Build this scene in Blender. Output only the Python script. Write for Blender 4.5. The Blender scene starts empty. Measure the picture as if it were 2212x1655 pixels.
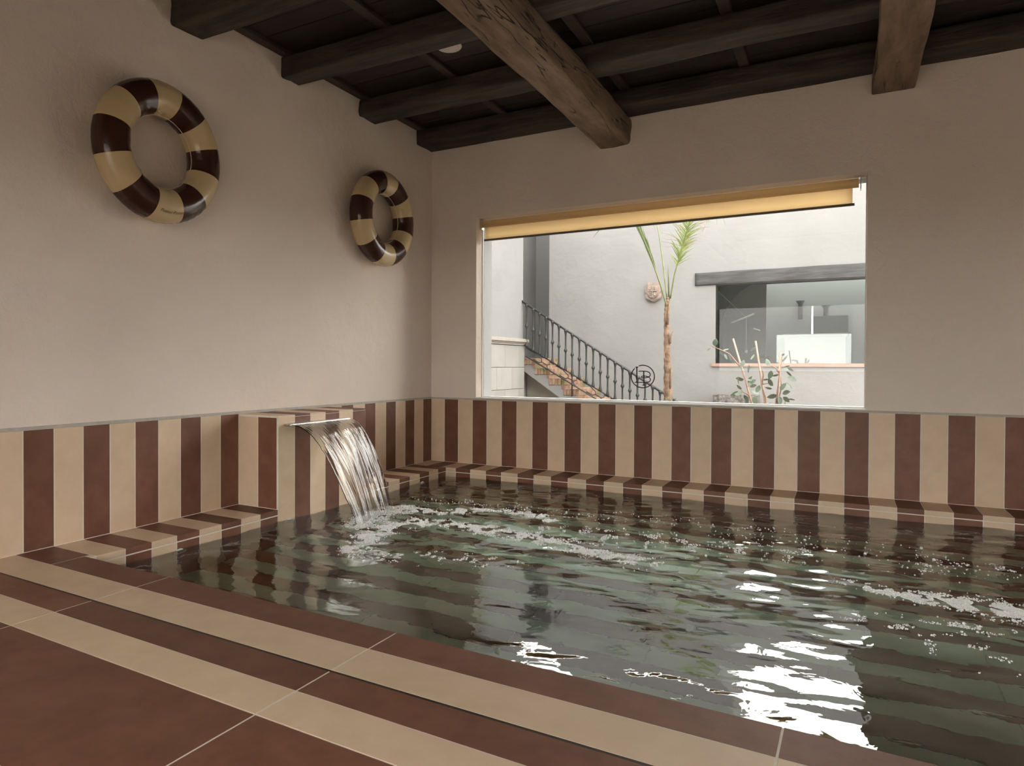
import bpy, bmesh, math, random
from mathutils import Vector, Matrix, noise
random.seed(7)
S = bpy.context.scene
COL = S.collection
PI = math.pi

# ------------------------------------------------------------------ camera
W_PX, H_PX = 2212, 1655
CX, CY, CZ = 3.448, -5.5853, 0.9182
YAW, PITCH, ROLL, FPX, SHX, SHY = 0.5154, -0.0106, 0.0034, 1478.06, -118.5, -23.9
FWD = Vector((-math.sin(YAW)*math.cos(PITCH), math.cos(YAW)*math.cos(PITCH), math.sin(PITCH)))
R0 = Vector((math.cos(YAW), math.sin(YAW), 0)); U0 = R0.cross(FWD)
RT = math.cos(ROLL)*R0 + math.sin(ROLL)*U0
UP = -math.sin(ROLL)*R0 + math.cos(ROLL)*U0
cam = bpy.data.cameras.new('camera'); cam_o = bpy.data.objects.new('camera', cam); COL.objects.link(cam_o)
m = Matrix((RT, UP, -FWD)).transposed().to_4x4(); m.translation = (CX, CY, CZ)
cam_o.matrix_world = m
cam.sensor_width = 36; cam.lens = FPX/W_PX*36
cam.shift_x = -SHX/W_PX; cam.shift_y = SHY/W_PX
cam.clip_start = 0.05; cam.clip_end = 200
S.camera = cam_o

def at(u, v, x=None, y=None, z=None):
    """photo pixel -> point on the plane x= / y= / z= that the thing touches"""
    d = FWD + RT*((u-W_PX/2-SHX)/FPX) - UP*((v-H_PX/2-SHY)/FPX)
    C = Vector((CX, CY, CZ))
    if x is not None: t = (x-C.x)/d.x
    elif y is not None: t = (y-C.y)/d.y
    else: t = (z-C.z)/d.z
    return C+d*t

# ------------------------------------------------------------------ world, sun, exposure
w = bpy.data.worlds.new('sky'); S.world = w; w.use_nodes = True
nt = w.node_tree; bg = nt.nodes['Background']
bg.inputs['Color'].default_value = (1.0, 0.97, 0.93, 1)
bg.inputs['Strength'].default_value = 8.5
S.view_settings.view_transform = 'Standard'; S.view_settings.look = 'None'
S.view_settings.exposure = 0.2; S.view_settings.gamma = 1.0
S.view_settings.use_curve_mapping = False
S.cycles.use_denoising = True
S.cycles.max_bounces = 14; S.cycles.diffuse_bounces = 6; S.cycles.glossy_bounces = 6
S.cycles.transmission_bounces = 10; S.cycles.transparent_max_bounces = 20
S.cycles.sample_clamp_indirect = 12; S.cycles.blur_glossy = 0.6

# ------------------------------------------------------------------ materials
def nodes(name):
    m = bpy.data.materials.new(name); m.use_nodes = True
    t = m.node_tree; b = t.nodes.get('Principled BSDF')
    return m, t, b
def N(t, kind, **kw):
    n = t.nodes.new(kind)
    for k, v in kw.items():
        if k in n.inputs: n.inputs[k].default_value = v
        else: setattr(n, k, v)
    return n
def coords(t, out='Object', rnd=True):
    c = N(t, 'ShaderNodeTexCoord')
    if not rnd: return c.outputs[out]
    oi = N(t, 'ShaderNodeObjectInfo')
    mul = N(t, 'ShaderNodeMath', operation='MULTIPLY'); mul.inputs[1].default_value = 37.0
    t.links.new(oi.outputs['Random'], mul.inputs[0])
    add = N(t, 'ShaderNodeVectorMath', operation='ADD')
    t.links.new(c.outputs[out], add.inputs[0]); t.links.new(mul.outputs[0], add.inputs[1])
    return add.outputs[0]
def mix_col(t, fac, a, b):
    mx = N(t, 'ShaderNodeMix', data_type='RGBA')
    if hasattr(fac, 'is_output'): t.links.new(fac, mx.inputs[0])
    else: mx.inputs[0].default_value = fac
    for i, c in ((6, a), (7, b)):
        if hasattr(c, 'is_output'): t.links.new(c, mx.inputs[i])
        else: mx.inputs[i].default_value = (*c, 1)
    return mx.outputs[2]
def ramp(t, src, p0, p1):
    r = N(t, 'ShaderNodeMapRange'); r.inputs[1].default_value = p0; r.inputs[2].default_value = p1
    t.links.new(src, r.inputs[0]); return r.outputs[0]
def surf(name, c0, c1, scale=4, rough=.6, bump=.0, bscale=40, bdist=.01, rand=0.0, detail=6, spec=.5, stretch=None, p0=.35, p1=.65, coord='Object'):
    m, t, b = nodes(name)
    co = coords(t, coord)
    if stretch:
        mp = N(t, 'ShaderNodeMapping'); mp.inputs['Scale'].default_value = stretch
        t.links.new(co, mp.inputs[0]); co = mp.outputs[0]
    n1 = N(t, 'ShaderNodeTexNoise', Scale=scale, Detail=detail, Roughness=.6); t.links.new(co, n1.inputs['Vector'])
    col = mix_col(t, ramp(t, n1.outputs['Fac'], p0, p1), c0, c1)
    if rand:
        oi = N(t, 'ShaderNodeObjectInfo')
        hsv = N(t, 'ShaderNodeHueSaturation'); t.links.new(col, hsv.inputs['Color'])
        t.links.new(ramp2(t, oi.outputs['Random'], 1-rand, 1+rand), hsv.inputs['Value']); col = hsv.outputs[0]
    t.links.new(col, b.inputs['Base Color'])
    b.inputs['Roughness'].default_value = rough
    b.inputs['Specular IOR Level'].default_value = spec
    if bump:
        n2 = N(t, 'ShaderNodeTexNoise', Scale=bscale, Detail=5, Roughness=.6); t.links.new(co, n2.inputs['Vector'])
        bp = N(t, 'ShaderNodeBump', Strength=bump, Distance=bdist); t.links.new(n2.outputs['Fac'], bp.inputs['Height'])
        t.links.new(bp.outputs[0], b.inputs['Normal'])
    return m
def ramp2(t, src, a, b):
    r = N(t, 'ShaderNodeMapRange'); r.inputs[3].default_value = a; r.inputs[4].default_value = b
    t.links.new(src, r.inputs[0]); return r.outputs[0]
def plain(name, c, rough=.5, metal=0, spec=.5):
    m, t, b = nodes(name); b.inputs['Base Color'].default_value = (*c, 1)
    b.inputs['Roughness'].default_value = rough; b.inputs['Metallic'].default_value = metal
    b.inputs['Specular IOR Level'].default_value = spec
    return m

def plaster_mat(name, c0, c1, strength=.5):
    m, t, b = nodes(name)
    co = N(t, 'ShaderNodeTexCoord').outputs['Object']
    n1 = N(t, 'ShaderNodeTexNoise', Scale=1.3, Detail=5); t.links.new(co, n1.inputs['Vector'])
    t.links.new(mix_col(t, ramp(t, n1.outputs['Fac'], .3, .7), c0, c1), b.inputs['Base Color'])
    b.inputs['Roughness'].default_value = .9; b.inputs['Specular IOR Level'].default_value = .2
    n2 = N(t, 'ShaderNodeTexNoise', Scale=2.2, Detail=3, Roughness=.45); t.links.new(co, n2.inputs['Vector'])
    n3 = N(t, 'ShaderNodeTexNoise', Scale=45, Detail=4, Roughness=.7); t.links.new(co, n3.inputs['Vector'])
    # trowel marks: ridged, only in some places
    n4 = N(t, 'ShaderNodeTexNoise', Scale=9, Detail=6, Roughness=.65, Distortion=.8); t.links.new(co, n4.inputs['Vector'])
    b1 = N(t, 'ShaderNodeBump', Strength=strength, Distance=.05); t.links.new(n2.outputs['Fac'], b1.inputs['Height'])
    b2 = N(t, 'ShaderNodeBump', Strength=strength, Distance=.012); t.links.new(n4.outputs['Fac'], b2.inputs['Height'])
    b3 = N(t, 'ShaderNodeBump', Strength=strength*.8, Distance=.004); t.links.new(n3.outputs['Fac'], b3.inputs['Height'])
    t.links.new(b1.outputs[0], b2.inputs['Normal']); t.links.new(b2.outputs[0], b3.inputs['Normal'])
    t.links.new(b3.outputs[0], b.inputs['Normal'])
    return m
M = {}
M['plaster'] = plaster_mat('plaster', (.75, .655, .565), (.81, .715, .625), .58)
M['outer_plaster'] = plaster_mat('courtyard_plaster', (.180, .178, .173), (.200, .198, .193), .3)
M['light'] = surf('cream_tile', (.66, .49, .335), (.72, .54, .38), 9, .5, .12, 60, .004, .06)
M['dark'] = surf('oxblood_tile', (.155, .064, .037), (.20, .087, .052), 9, .5, .12, 60, .004, .12, spec=.35)
M['pale'] = surf('pale_pool_tile', (.82, .86, .74), (.88, .92, .80), 9, .5, rand=.05)
M['brown'] = surf('brown_pool_tile', (.20, .095, .06), (.25, .125, .08), 9, .5, rand=.12)
M['grout'] = surf('grout', (.72, .64, .54), (.78, .70, .60), 30, .9)
M['trim'] = surf('trim_strip', (.42, .38, .33), (.50, .46, .40), 20, .6)
M['joist'] = surf('joist_wood', (.018, .013, .010), (.078, .054, .038), 7, .75, .7, 14, .012, .1, stretch=(.25, 1.6, 1.6))
m, t, b = nodes('girder_wood')
mp = N(t, 'ShaderNodeMapping'); mp.inputs['Scale'].default_value = (1.6, .3, 1.6); t.links.new(coords(t), mp.inputs[0])
def nz(scale, detail, dist=0, src=mp.outputs[0], rough=.6):
    n = N(t, 'ShaderNodeTexNoise', Scale=scale, Detail=detail, Roughness=rough, Distortion=dist); t.links.new(src, n.inputs['Vector']); return n.outputs['Fac']
def band_mask(src, c, w_):
    d = N(t, 'ShaderNodeMath', operation='SUBTRACT'); d.inputs[1].default_value = c; t.links.new(src, d.inputs[0])
    e = N(t, 'ShaderNodeMath', operation='ABSOLUTE'); t.links.new(d.outputs[0], e.inputs[0])
    return ramp(t, e.outputs[0], 0, w_)
col = mix_col(t, ramp(t, nz(9, 6), .35, .65), (.15, .098, .064), (.27, .19, .13))
blot = ramp(t, nz(11, 8, .6, rough=.75), .62, .68)
col = mix_col(t, blot, col, (.03, .02, .014))
mp2 = N(t, 'ShaderNodeMapping'); mp2.inputs['Scale'].default_value = (3.2, .28, 3.2); t.links.new(coords(t), mp2.inputs[0])
ck0 = band_mask(nz(2.0, 3, .2, mp2.outputs[0]), .5, .010)
gate = ramp(t, nz(1.6, 2, 0, mp.outputs[0]), .50, .56)
ckm = N(t, 'ShaderNodeMath', operation='MAXIMUM'); t.links.new(ck0, ckm.inputs[0]); inv = N(t, 'ShaderNodeMath', operation='SUBTRACT'); inv.inputs[0].default_value = 1; t.links.new(gate, inv.inputs[1]); t.links.new(inv.outputs[0], ckm.inputs[1])
ck = ckm.outputs[0]
col = mix_col(t, ck, (.012, .008, .006), col)
t.links.new(col, b.inputs['Base Color']); b.inputs['Roughness'].default_value = .8
b1 = N(t, 'ShaderNodeBump', Strength=.7, Distance=.02); t.links.new(nz(16, 5), b1.inputs['Height'])
b2_ = N(t, 'ShaderNodeBump', Strength=.8, Distance=.02); t.links.new(ck, b2_.inputs['Height']); t.links.new(b1.outputs[0], b2_.inputs['Normal'])
t.links.new(b2_.outputs[0], b.inputs['Normal']); M['girder'] = m
M['board'] = surf('board_wood', (.020, .013, .011), (.036, .023, .018), 8, .75, .4, 20, .006, .2, stretch=(.3, 2, 2))
M['batten'] = surf('batten_wood', (.05, .032, .026), (.065, .042, .034), 8, .75, .4, 20, .006, .1)
M['vinyl_l'] = surf('cream_vinyl', (.60, .46, .26), (.62, .48, .28), 3, .22, .25, 9, .008)
M['vinyl_d'] = surf('brown_vinyl', (.045, .016, .011), (.052, .02, .014), 3, .2, .25, 9, .008)
M['seam'] = plain('seam', (.7, .6, .5), .4)
M['ink'] = plain('ink', (.06, .035, .02), .6)
M['black'] = plain('monogram_ink', (.02, .014, .01), .5)
M['steel'] = plain('brushed_steel', (.62, .61, .58), .28, 1)
M['white_metal'] = plain('white_metal', (.78, .76, .72), .35)
M['gasket'] = surf('gasket', (.05, .05, .04), (.25, .24, .2), 20, .7)
M['lamp_white'] = plain('lamp_white', (.85, .78, .7), .4)
M['jet'] = plain('jet_plastic', (.75, .75, .7), .3)
M['iron'] = surf('wrought_iron', (.012, .013, .013), (.022, .023, .022), 20, .5)
M['stone'] = surf('ashlar', (.21, .20, .185), (.24, .23, .212), 3, .8, .2, 40, .004, .04)
M['cornice'] = surf('cornice_stone', (.22, .20, .175), (.26, .235, .205), 5, .8, .2, 40, .004)
M['crest'] = surf('crest_stone', (.19, .145, .12), (.27, .215, .185), 9, .9, .5, 40, .01)
M['brick'] = None
M['paving'] = surf('court_paving', (.22, .19, .155), (.28, .245, .20), 2, .85, .2)
M['lintel'] = surf('lintel_wood', (.018, .018, .019), (.055, .054, .053), 5, .7, .6, 14, .01, stretch=(.4, 2, 2))
M['terracotta'] = surf('terracotta', (.22, .135, .10), (.27, .175, .135), 8, .8)
M['bark'] = surf('palm_bark', (.085, .05, .03), (.21, .135, .09), 14, .9, .8, 30, .01)
M['stalk'] = surf('palm_stalk', (.07, .085, .03), (.13, .145, .055), 8, .5)
M['leafy'] = surf('palm_leaf', (.10, .14, .03), (.20, .24, .06), 6, .45)
M['leafd'] = surf('palm_leaf_dark', (.05, .075, .03), (.10, .13, .05), 6, .5)
M['wisp'] = surf('dry_wisp', (.22, .155, .115), (.27, .20, .15), 6, .7)
M['leaf'] = surf('sapling_leaf', (.022, .042, .02), (.06, .085, .045), 8, .4)
M['twig'] = surf('twig', (.16, .08, .05), (.24, .14, .09), 12, .7)
M['cane'] = surf('cane', (.26, .16, .115), (.31, .20, .15), 8, .6)
M['trough'] = surf('trough_stone', (.03, .027, .024), (.17, .155, .14), 22, .9, .6, 40, .01)
M['room_dark'] = plain('grey_wall', (.09, .093, .097), .7)
M['room_light'] = plain('pale_wall', (.36, .36, .35), .8)
M['room_beige'] = plain('beige_wall', (.42, .38, .34), .8)

# aged brick with moss
m, t, b = nodes('stair_brick')
co = coords(t); gp = N(t, 'ShaderNodeNewGeometry')
n1 = N(t, 'ShaderNodeTexNoise', Scale=10, Detail=6); t.links.new(co, n1.inputs['Vector'])
c1 = mix_col(t, ramp(t, n1.outputs['Fac'], .35, .65), (.17, .085, .055), (.27, .19, .13))
n2 = N(t, 'ShaderNodeTexNoise', Scale=2.6, Detail=5); t.links.new(gp.outputs['Position'], n2.inputs['Vector'])
c2 = mix_col(t, ramp(t, n2.outputs['Fac'], .52, .66), c1, (.10, .11, .035))
t.links.new(c2, b.inputs['Base Color']); b.inputs['Roughness'].default_value = .9
M['brick'] = m

def pane_mat(name, ior, tint):
    m, t, b = nodes(name); t.nodes.remove(b)
    tr = N(t, 'ShaderNodeBsdfTransparent', Color=(*tint, 1)); gl = N(t, 'ShaderNodeBsdfGlossy', Roughness=0.0)
    fr = N(t, 'ShaderNodeFresnel', IOR=ior); mx = N(t, 'ShaderNodeMixShader')
    t.links.new(fr.outputs[0], mx.inputs[0]); t.links.new(tr.outputs[0], mx.inputs[1]); t.links.new(gl.outputs[0], mx.inputs[2])
    t.links.new(mx.outputs[0], t.nodes['Material Output'].inputs['Surface'])
    return m
M['pane'] = pane_mat('window_glass', 1.25, (.985, .99, .985))
M['pane2'] = pane_mat('shop_glass', 1.6, (.86, .90, .89))

def water_mat(name, ior_r, tint, bump, bscale, dist):
    m, t, b = nodes(name); t.nodes.remove(b)
    rf = N(t, 'ShaderNodeBsdfRefraction', Color=(*tint, 1), Roughness=0.0, IOR=1.33)
    gl = N(t, 'ShaderNodeBsdfGlossy', Roughness=0.0, Color=(1, 1, 1, 1))
    fr = N(t, 'ShaderNodeFresnel', IOR=ior_r); mx = N(t, 'ShaderNodeMixShader')
    co = N(t, 'ShaderNodeTexCoord').outputs['Object']
    n1 = N(t, 'ShaderNodeTexNoise', Scale=bscale, Detail=3, Roughness=.5, Distortion=.4); t.links.new(co, n1.inputs['Vector'])
    bp = N(t, 'ShaderNodeBump', Strength=bump, Distance=dist); t.links.new(n1.outputs['Fac'], bp.inputs['Height'])
    for n in (rf, gl, fr): t.links.new(bp.outputs[0], n.inputs['Normal'])
    t.links.new(fr.outputs[0], mx.inputs[0]); t.links.new(rf.outputs[0], mx.inputs[1]); t.links.new(gl.outputs[0], mx.inputs[2])
    t.links.new(mx.outputs[0], t.nodes['Material Output'].inputs['Surface'])
    return m
M['water'] = water_mat('pool_water', 1.62, (.83, .99, .90), .35, 9, .005)
M['fall'] = water_mat('falling_water', 1.33, (.97, .985, .98), .12, 30, .003)

m, t, b = nodes('foam'); b.inputs['Base Color'].default_value = (.92, .92, .90, 1); b.inputs['Roughness'].default_value = .12
tr = N(t, 'ShaderNodeBsdfTransparent'); mx = N(t, 'ShaderNodeMixShader'); mx.inputs[0].default_value = .95
t.links.new(tr.outputs[0], mx.inputs[1]); t.links.new(b.outputs[0], mx.inputs[2])
t.links.new(mx.outputs[0], t.nodes['Material Output'].inputs['Surface']); M['foam'] = m

m, t, b = nodes('blind_fabric'); t.nodes.remove(b)
df = N(t, 'ShaderNodeBsdfDiffuse', Color=(.64, .53, .37, 1)); tl = N(t, 'ShaderNodeBsdfTranslucent', Color=(.90, .75, .52, 1))
trn = N(t, 'ShaderNodeBsdfTransparent', Color=(.9, .75, .5, 1))
mx = N(t, 'ShaderNodeMixShader'); mx.inputs[0].default_value = .7
mx2 = N(t, 'ShaderNodeMixShader'); mx2.inputs[0].default_value = .1
t.links.new(df.outputs[0], mx.inputs[1]); t.links.new(tl.outputs[0], mx.inputs[2])
t.links.new(mx.outputs[0], mx2.inputs[1]); t.links.new(trn.outputs[0], mx2.inputs[2])
t.links.new(mx2.outputs[0], t.nodes['Material Output'].inputs['Surface']); M['blind'] = m

# ------------------------------------------------------------------ builders
def link(name, mesh, mat=None, parent=None, loc=(0, 0, 0), rot=(0, 0, 0)):
    o = bpy.data.objects.new(name, mesh); COL.objects.link(o)
    if mat is not None and mesh is not None and not mesh.materials: mesh.materials.append(mat)
    o.location = loc; o.rotation_euler = rot
    if parent: o.parent = parent
    return o
def tag(o, label=None, cat=None, group=None, kind=None):
    if label: o['label'] = label
    if cat: o['category'] = cat
    if group: o['group'] = group
    if kind: o['kind'] = kind
    return o
def empty(name, loc=(0, 0, 0), label=None, cat=None, group=None, kind=None, rz=0):
    o = bpy.data.objects.new(name, None); COL.objects.link(o); o.location = loc; o.rotation_euler = (0, 0, rz)
    o.empty_display_size = .1
    return tag(o, label, cat, group, kind)
def mesh_py(name, V, F, smooth=False):
    me = bpy.data.meshes.new(name); me.from_pydata([tuple(v) for v in V], [], F); me.update()
    if smooth: me.polygons.foreach_set('use_smooth', [True]*len(me.polygons))
    return me
_bc = {}
def box_mesh(sx, sy, sz, mat, bev=0.0):
    k = (round(sx, 4), round(sy, 4), round(sz, 4), mat, bev)
    if k in _bc: return _bc[k]
    bm = bmesh.new(); bmesh.ops.create_cube(bm, size=1)
    bmesh.ops.scale(bm, vec=(sx, sy, sz), verts=bm.verts)
    if bev: bmesh.ops.bevel(bm, geom=bm.edges[:], offset=bev, segments=1, affect='EDGES')
    me = bpy.data.meshes.new('box'); bm.to_mesh(me); bm.free(); me.materials.append(M[mat]); _bc[k] = me
    return me
def box(name, p0, p1, mat, parent=None, bev=0.0, rz=0):
    c = [(a+b)/2 for a, b in zip(p0, p1)]; s = [abs(b-a) for a, b in zip(p0, p1)]
    o = link(name, box_mesh(*s, mat, bev), None, parent, c, (0, 0, rz))
    return o
def boxes_mesh(name, L, mat):
    """several boxes as one mesh (walls with openings, frames)"""
    V, F = [], []
    for p0, p1 in L:
        n = len(V); x0, y0, z0 = p0; x1, y1, z1 = p1
        V += [(x0,y0,z0),(x1,y0,z0),(x1,y1,z0),(x0,y1,z0),(x0,y0,z1),(x1,y0,z1),(x1,y1,z1),(x0,y1,z1)]
        F += [tuple(n+i for i in f) for f in ((0,3,2,1),(4,5,6,7),(0,1,5,4),(1,2,6,5),(2,3,7,6),(3,0,4,7))]
    me = mesh_py(name, V, F); me.materials.append(M[mat]); return me
def tube_mesh(path, radii, seg=8, cap=True, mat=None, flat=1.0):
    path = [Vector(p) for p in path]; n = len(path); V, F = [], []
    if not hasattr(radii, '__len__'): radii = [radii]*n
    ref = None
    for i, p in enumerate(path):
        d = (path[min(i+1, n-1)]-path[max(i-1, 0)]).normalized()
        if ref is None: ref = Vector((0, 0, 1)) if abs(d.z) < .9 else Vector((1, 0, 0))
        a = d.cross(ref)
        if a.length < 1e-6: a = d.orthogonal()
        a.normalize(); b = a.cross(d).normalized(); ref = b
        for k in range(seg):
            t = 2*PI*k/seg; V.append(p + (a*math.cos(t) + b*math.sin(t)*flat)*radii[i])
    for i in range(n-1):
        for k in range(seg):
            k2 = (k+1) % seg
            F.append((i*seg+k, i*seg+k2, (i+1)*seg+k2, (i+1)*seg+k))
    if cap: F.append(tuple(range(seg-1, -1, -1))); F.append(tuple((n-1)*seg+k for k in range(seg)))
    me = mesh_py('tube', V, F, True)
    if mat: me.materials.append(M[mat])
    return me
def lathe_mesh(prof, seg=10, mat=None):
    V, F = [], []; n = len(prof)
    for r, z in prof:
        for k in range(seg): V.append((r*math.cos(2*PI*k/seg), r*math.sin(2*PI*k/seg), z))
    for i in range(n-1):
        for k in range(seg):
            k2 = (k+1) % seg; F.append((i*seg+k, i*seg+k2, (i+1)*seg+k2, (i+1)*seg+k))
    F.append(tuple(range(seg-1, -1, -1))); F.append(tuple((n-1)*seg+k for k in range(seg)))
    me = mesh_py('lathe', V, F, True)
    if mat: me.materials.append(M[mat])
    return me
def join_meshes(name, meshes, mat):
    bm = bmesh.new()
    for me in meshes: bm.from_mesh(me)
    out = bpy.data.meshes.new(name); bm.to_mesh(out); bm.free(); out.materials.clear(); out.materials.append(M[mat]); return out

# ------------------------------------------------------------------ room shell
TW = .15; HT = .592          # stripe width, tiled dado height above the deck
WL = -.08                    # water level
PX0, PX1 = .352, 6.0         # pool side walls
PY1 = -.317                  # pool back wall
SK = -.0129                  # the near kerb runs slightly askew to the back wall
PY0 = -3.627                 # near pool edge (at x = 0)
FLOORZ = -.54                # pool bottom
RX, RY = 6.6, -7.2           # right and front wall
CEIL = 3.10
WX0, WX1, WZ0, WZ1 = .4826, 3.577, .60, 2.2736

GX0, GX1, GZ0, GZ1 = 4.80, 6.45, .62, 2.45   # unseen second opening in the back wall, added to light the room
wall = link('wall_left', boxes_mesh('wall_left', [((-.3, RY-.3, -1), (-.001, .32, 3.6))], 'plaster'))
tag(wall, 'rough white plastered side wall with the two swim rings', 'wall', kind='structure'); wall_left = wall
def back_boxes(y0, y1):
    return [((-.001, y0, -1), (WX0, y1, 3.6)), ((WX1, y0, -1), (GX0, y1, 3.6)), ((GX1, y0, -1), (RX+.3, y1, 3.6)), ((GX0, y0, -1), (GX1, y1, GZ0)), ((GX0, y0, GZ1), (GX1, y1, 3.6)),
            ((WX0, y0, -1), (WX1, y1, WZ0)), ((WX0, y0, WZ1), (WX1, y1, 3.6))]
wall_back = link('wall_back', boxes_mesh('wall_back', back_boxes(.001, .16), 'plaster'))
tag(wall_back, 'white plastered wall around the wide picture window', 'wall', kind='structure')
wall_right = link('wall_right', boxes_mesh('wall_right', [((RX, RY-.3, -1), (RX+.3, 0, 3.6))], 'plaster'))
tag(wall_right, 'white plastered wall past the far end of the pool', 'wall', kind='structure')
FD0, FD1, FDZ = 1.4, 4.9, 2.0  # unseen doorway behind the camera, added to bring light onto deck and walls
wall_front = link('wall_front', boxes_mesh('wall_front', [((0, RY-.3, -1), (FD0, RY, 3.6)), ((FD1, RY-.3, -1), (RX, RY, 3.6)), ((FD0, RY-.3, FDZ), (FD1, RY, 3.6)), ((FD0, RY-.3, -1), (FD1, RY, 0))], 'plaster'))
tag(wall_front, 'white plastered wall with the wide added doorway', 'wall', kind='structure')

def tile(parent, p0, p1, mat, rz=0, bev=.0015):
    return box('tile', p0, p1, mat, parent, bev, rz)
G = .0019  # half joint
# left wall dado (k counted from the corner: even dark, odd light)
BK0, BK1 = 10, 16            # stripes hidden by the fountain block
for k in range(0, 34):
    if BK0 <= k < BK1: continue
    tile(wall_left, (-.008, -(k+1)*TW+G, 0.002), (.004, -k*TW-G, HT), 'dark' if k % 2 == 0 else 'light')
link('grout_bed', boxes_mesh('bed', [((-.002, -5.1, -.1), (.0034, -.0045, HT))], 'grout'), None, wall_left)
link('trim_strip', boxes_mesh('trim', [((-.002, RY, HT+.001), (.008, -.006, HT+.017))], 'trim'), None, wall_left)
# back wall dado (j even light, odd dark)
for j in range(0, 44):
    tile(wall_back, (j*TW+G+.004*(j == 0), -.004, 0.002), ((j+1)*TW-G, .008, HT), 'light' if j % 2 == 0 else 'dark')
link('grout_bed', boxes_mesh('bed', [((.0, -.0034, -.1), (RX, .003, HT))], 'grout'), None, wall_back)
link('trim_strip', boxes_mesh('trim', [((.006, -.010, HT+.001), (RX, .002, HT+.015))], 'trim'), None, wall_back)
sill = link('window_sill', boxes_mesh('sill', [((WX0, -.006, HT+.0155), (WX1, .33, HT+.024))], 'white_metal'), None, wall_back)

# pool ledge along left and back walls, level with the deck
ledge = empty('pool_ledge', (0, 0, 0), 'striped tile ledge running round the pool below the tiled dado', 'ledge', kind='structure')
link('ledge_core', boxes_mesh('core', [((.0, -2.4, -.7), (PX0-.0015, PY0-.01, -.0008)), ((.0, -1.5, -.7), (PX0-.0015, PY1, -.0008)), ((.0, PY1+.0015, -.7), (PX1, -.003, -.0008))], 'grout'), None, ledge)
LIP = .032
for j in range(0, 40):
    mt = 'light' if j % 2 == 0 else 'dark'
    x0, x1 = j*TW, (j+1)*TW
    tile(ledge, (x0+G, PY1, -LIP), (x1-G, -.005, 0), mt)
    if x1 > PX0+.01:
        tile(ledge, (max(x0, PX0)+G, PY1+.001, -.60), (x1-G, PY1+.012, -LIP-.006), mt)
for k in range(2, 25):
    if BK0 <= k < BK1: continue
    mt = 'dark' if k % 2 == 0 else 'light'
    y0, y1 = -(k+1)*TW, -k*TW
    if k == 2: y1 = PY1
    if k == 24: y0 = PY0
    else: tile(ledge, (.005, y0+G, -LIP), (PX0, y1-G, 0), mt)
    tile(ledge, (PX0-.012, y0+G, -.60), (PX0-.001, y1-G, -LIP-.006), mt)

# pool basin
basin = empty('pool_basin', (0, 0, 0), 'striped brown and cream tiled pool basin under the water', 'pool', kind='structure')
link('basin_core', boxes_mesh('core', [((0, PY0-.4, FLOORZ-.2), (PX1+.3, .0, FLOORZ-.010)), ((PX1+.006, PY0-.2, FLOORZ-.05), (PX1+.3, 0, -.012)),
    ], 'grout'), None, basin)
y = PY1; nb = 0
while y > PY0-.15:
    y0 = y-TW
    for i in range(5):
        a = PX0+i*1.2-(.55 if nb % 2 else 0); b2 = a+1.2
        a = max(a, PX0); b2 = min(b2, PX1)
        if b2-a > .05: tile(basin, (a+G, y0+G, FLOORZ-.01), (b2-G, y-G, FLOORZ), 'pale' if nb % 2 == 0 else 'brown')
    y = y0; nb += 1
for k in range(2, 25):
    tile(basin, (PX1, -(k+1)*TW+G, -.60), (PX1+.01, -k*TW-G, -.003), 'dark' if k % 2 == 0 else 'light')

# deck
floor = empty('floor', (0, 0, 0), 'striped and terracotta tiled deck in front of the pool', 'floor', kind='structure', rz=math.atan(SK))
link('deck_bed', boxes_mesh('bed', [((-.05, RY+.0, -.3), (RX+.1, PY0-.006, -.0006))], 'grout'), None, floor)
XJ = [.352, .9707, 2.1668, 3.3663, 4.5663, 5.7663, 6.6]
XJ0 = [0] + XJ[1:]
SL = -3.965
def band(y0, y1, mat, xs, z1=0.0, t=.012):
    for a, b2 in zip(xs[:-1], xs[1:]):
        tile(floor, (a+.002, y0+.0009, z1-t), (b2-.002, y1-.0009, z1), mat)
band(-3.785, PY0, 'dark', XJ, 0.0, .03)
band(-3.785, -3.6005, 'dark', [.0055, .352], 0.0, .03)
band(SL, -3.785, 'light', XJ0)
band(-4.1146, SL-.007, 'dark', XJ0)
band(-4.2663, -4.1146, 'light', XJ0)
band(-4.725, -4.2663, 'dark', XJ0); band(-5.325, -4.728, 'dark', XJ0); band(-5.925, -5.328, 'dark', XJ0)
band(-6.525, -5.928, 'dark', XJ0); band(-7.125, -6.528, 'dark', XJ0);
link('drain_slot', boxes_mesh('slot', [((0, SL-.0085, -.05), (RX, SL+.0012, -.0003))], 'black'), None, floor)
# near pool wall under the kerb
for j in range(2, 40):
    tile(floor, (max(j*TW, PX0)+G, PY0-.012, -.60), ((j+1)*TW-G, PY0-.002, -.031), 'light' if j % 2 == 0 else 'dark')

# ------------------------------------------------------------------ ceiling
ceil = empty('ceiling', (0, 0, CEIL), 'dark boarded ceiling between the old beams', 'ceiling', kind='structure')
link('roof_deck', boxes_mesh('deck', [((-.3, RY-.3, .03), (RX+.3, .32, .12)), ], 'board'), None, ceil)
yb = 0.0
while yb > -5.2:
    wv = random.uniform(.15, .2)
    o = box('board', (0, yb-wv+.002, 0+random.uniform(0, .004)), (RX, yb-.002, .028), 'board', ceil, .002); yb -= wv
for xb in (0.035, .87, 1.93, 2.80, 3.75, 4.7, 5.6):
    o = box('batten', (xb-.035, -5.2, -.03), (xb+.035, 0, .0), 'batten', ceil, .004)

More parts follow.
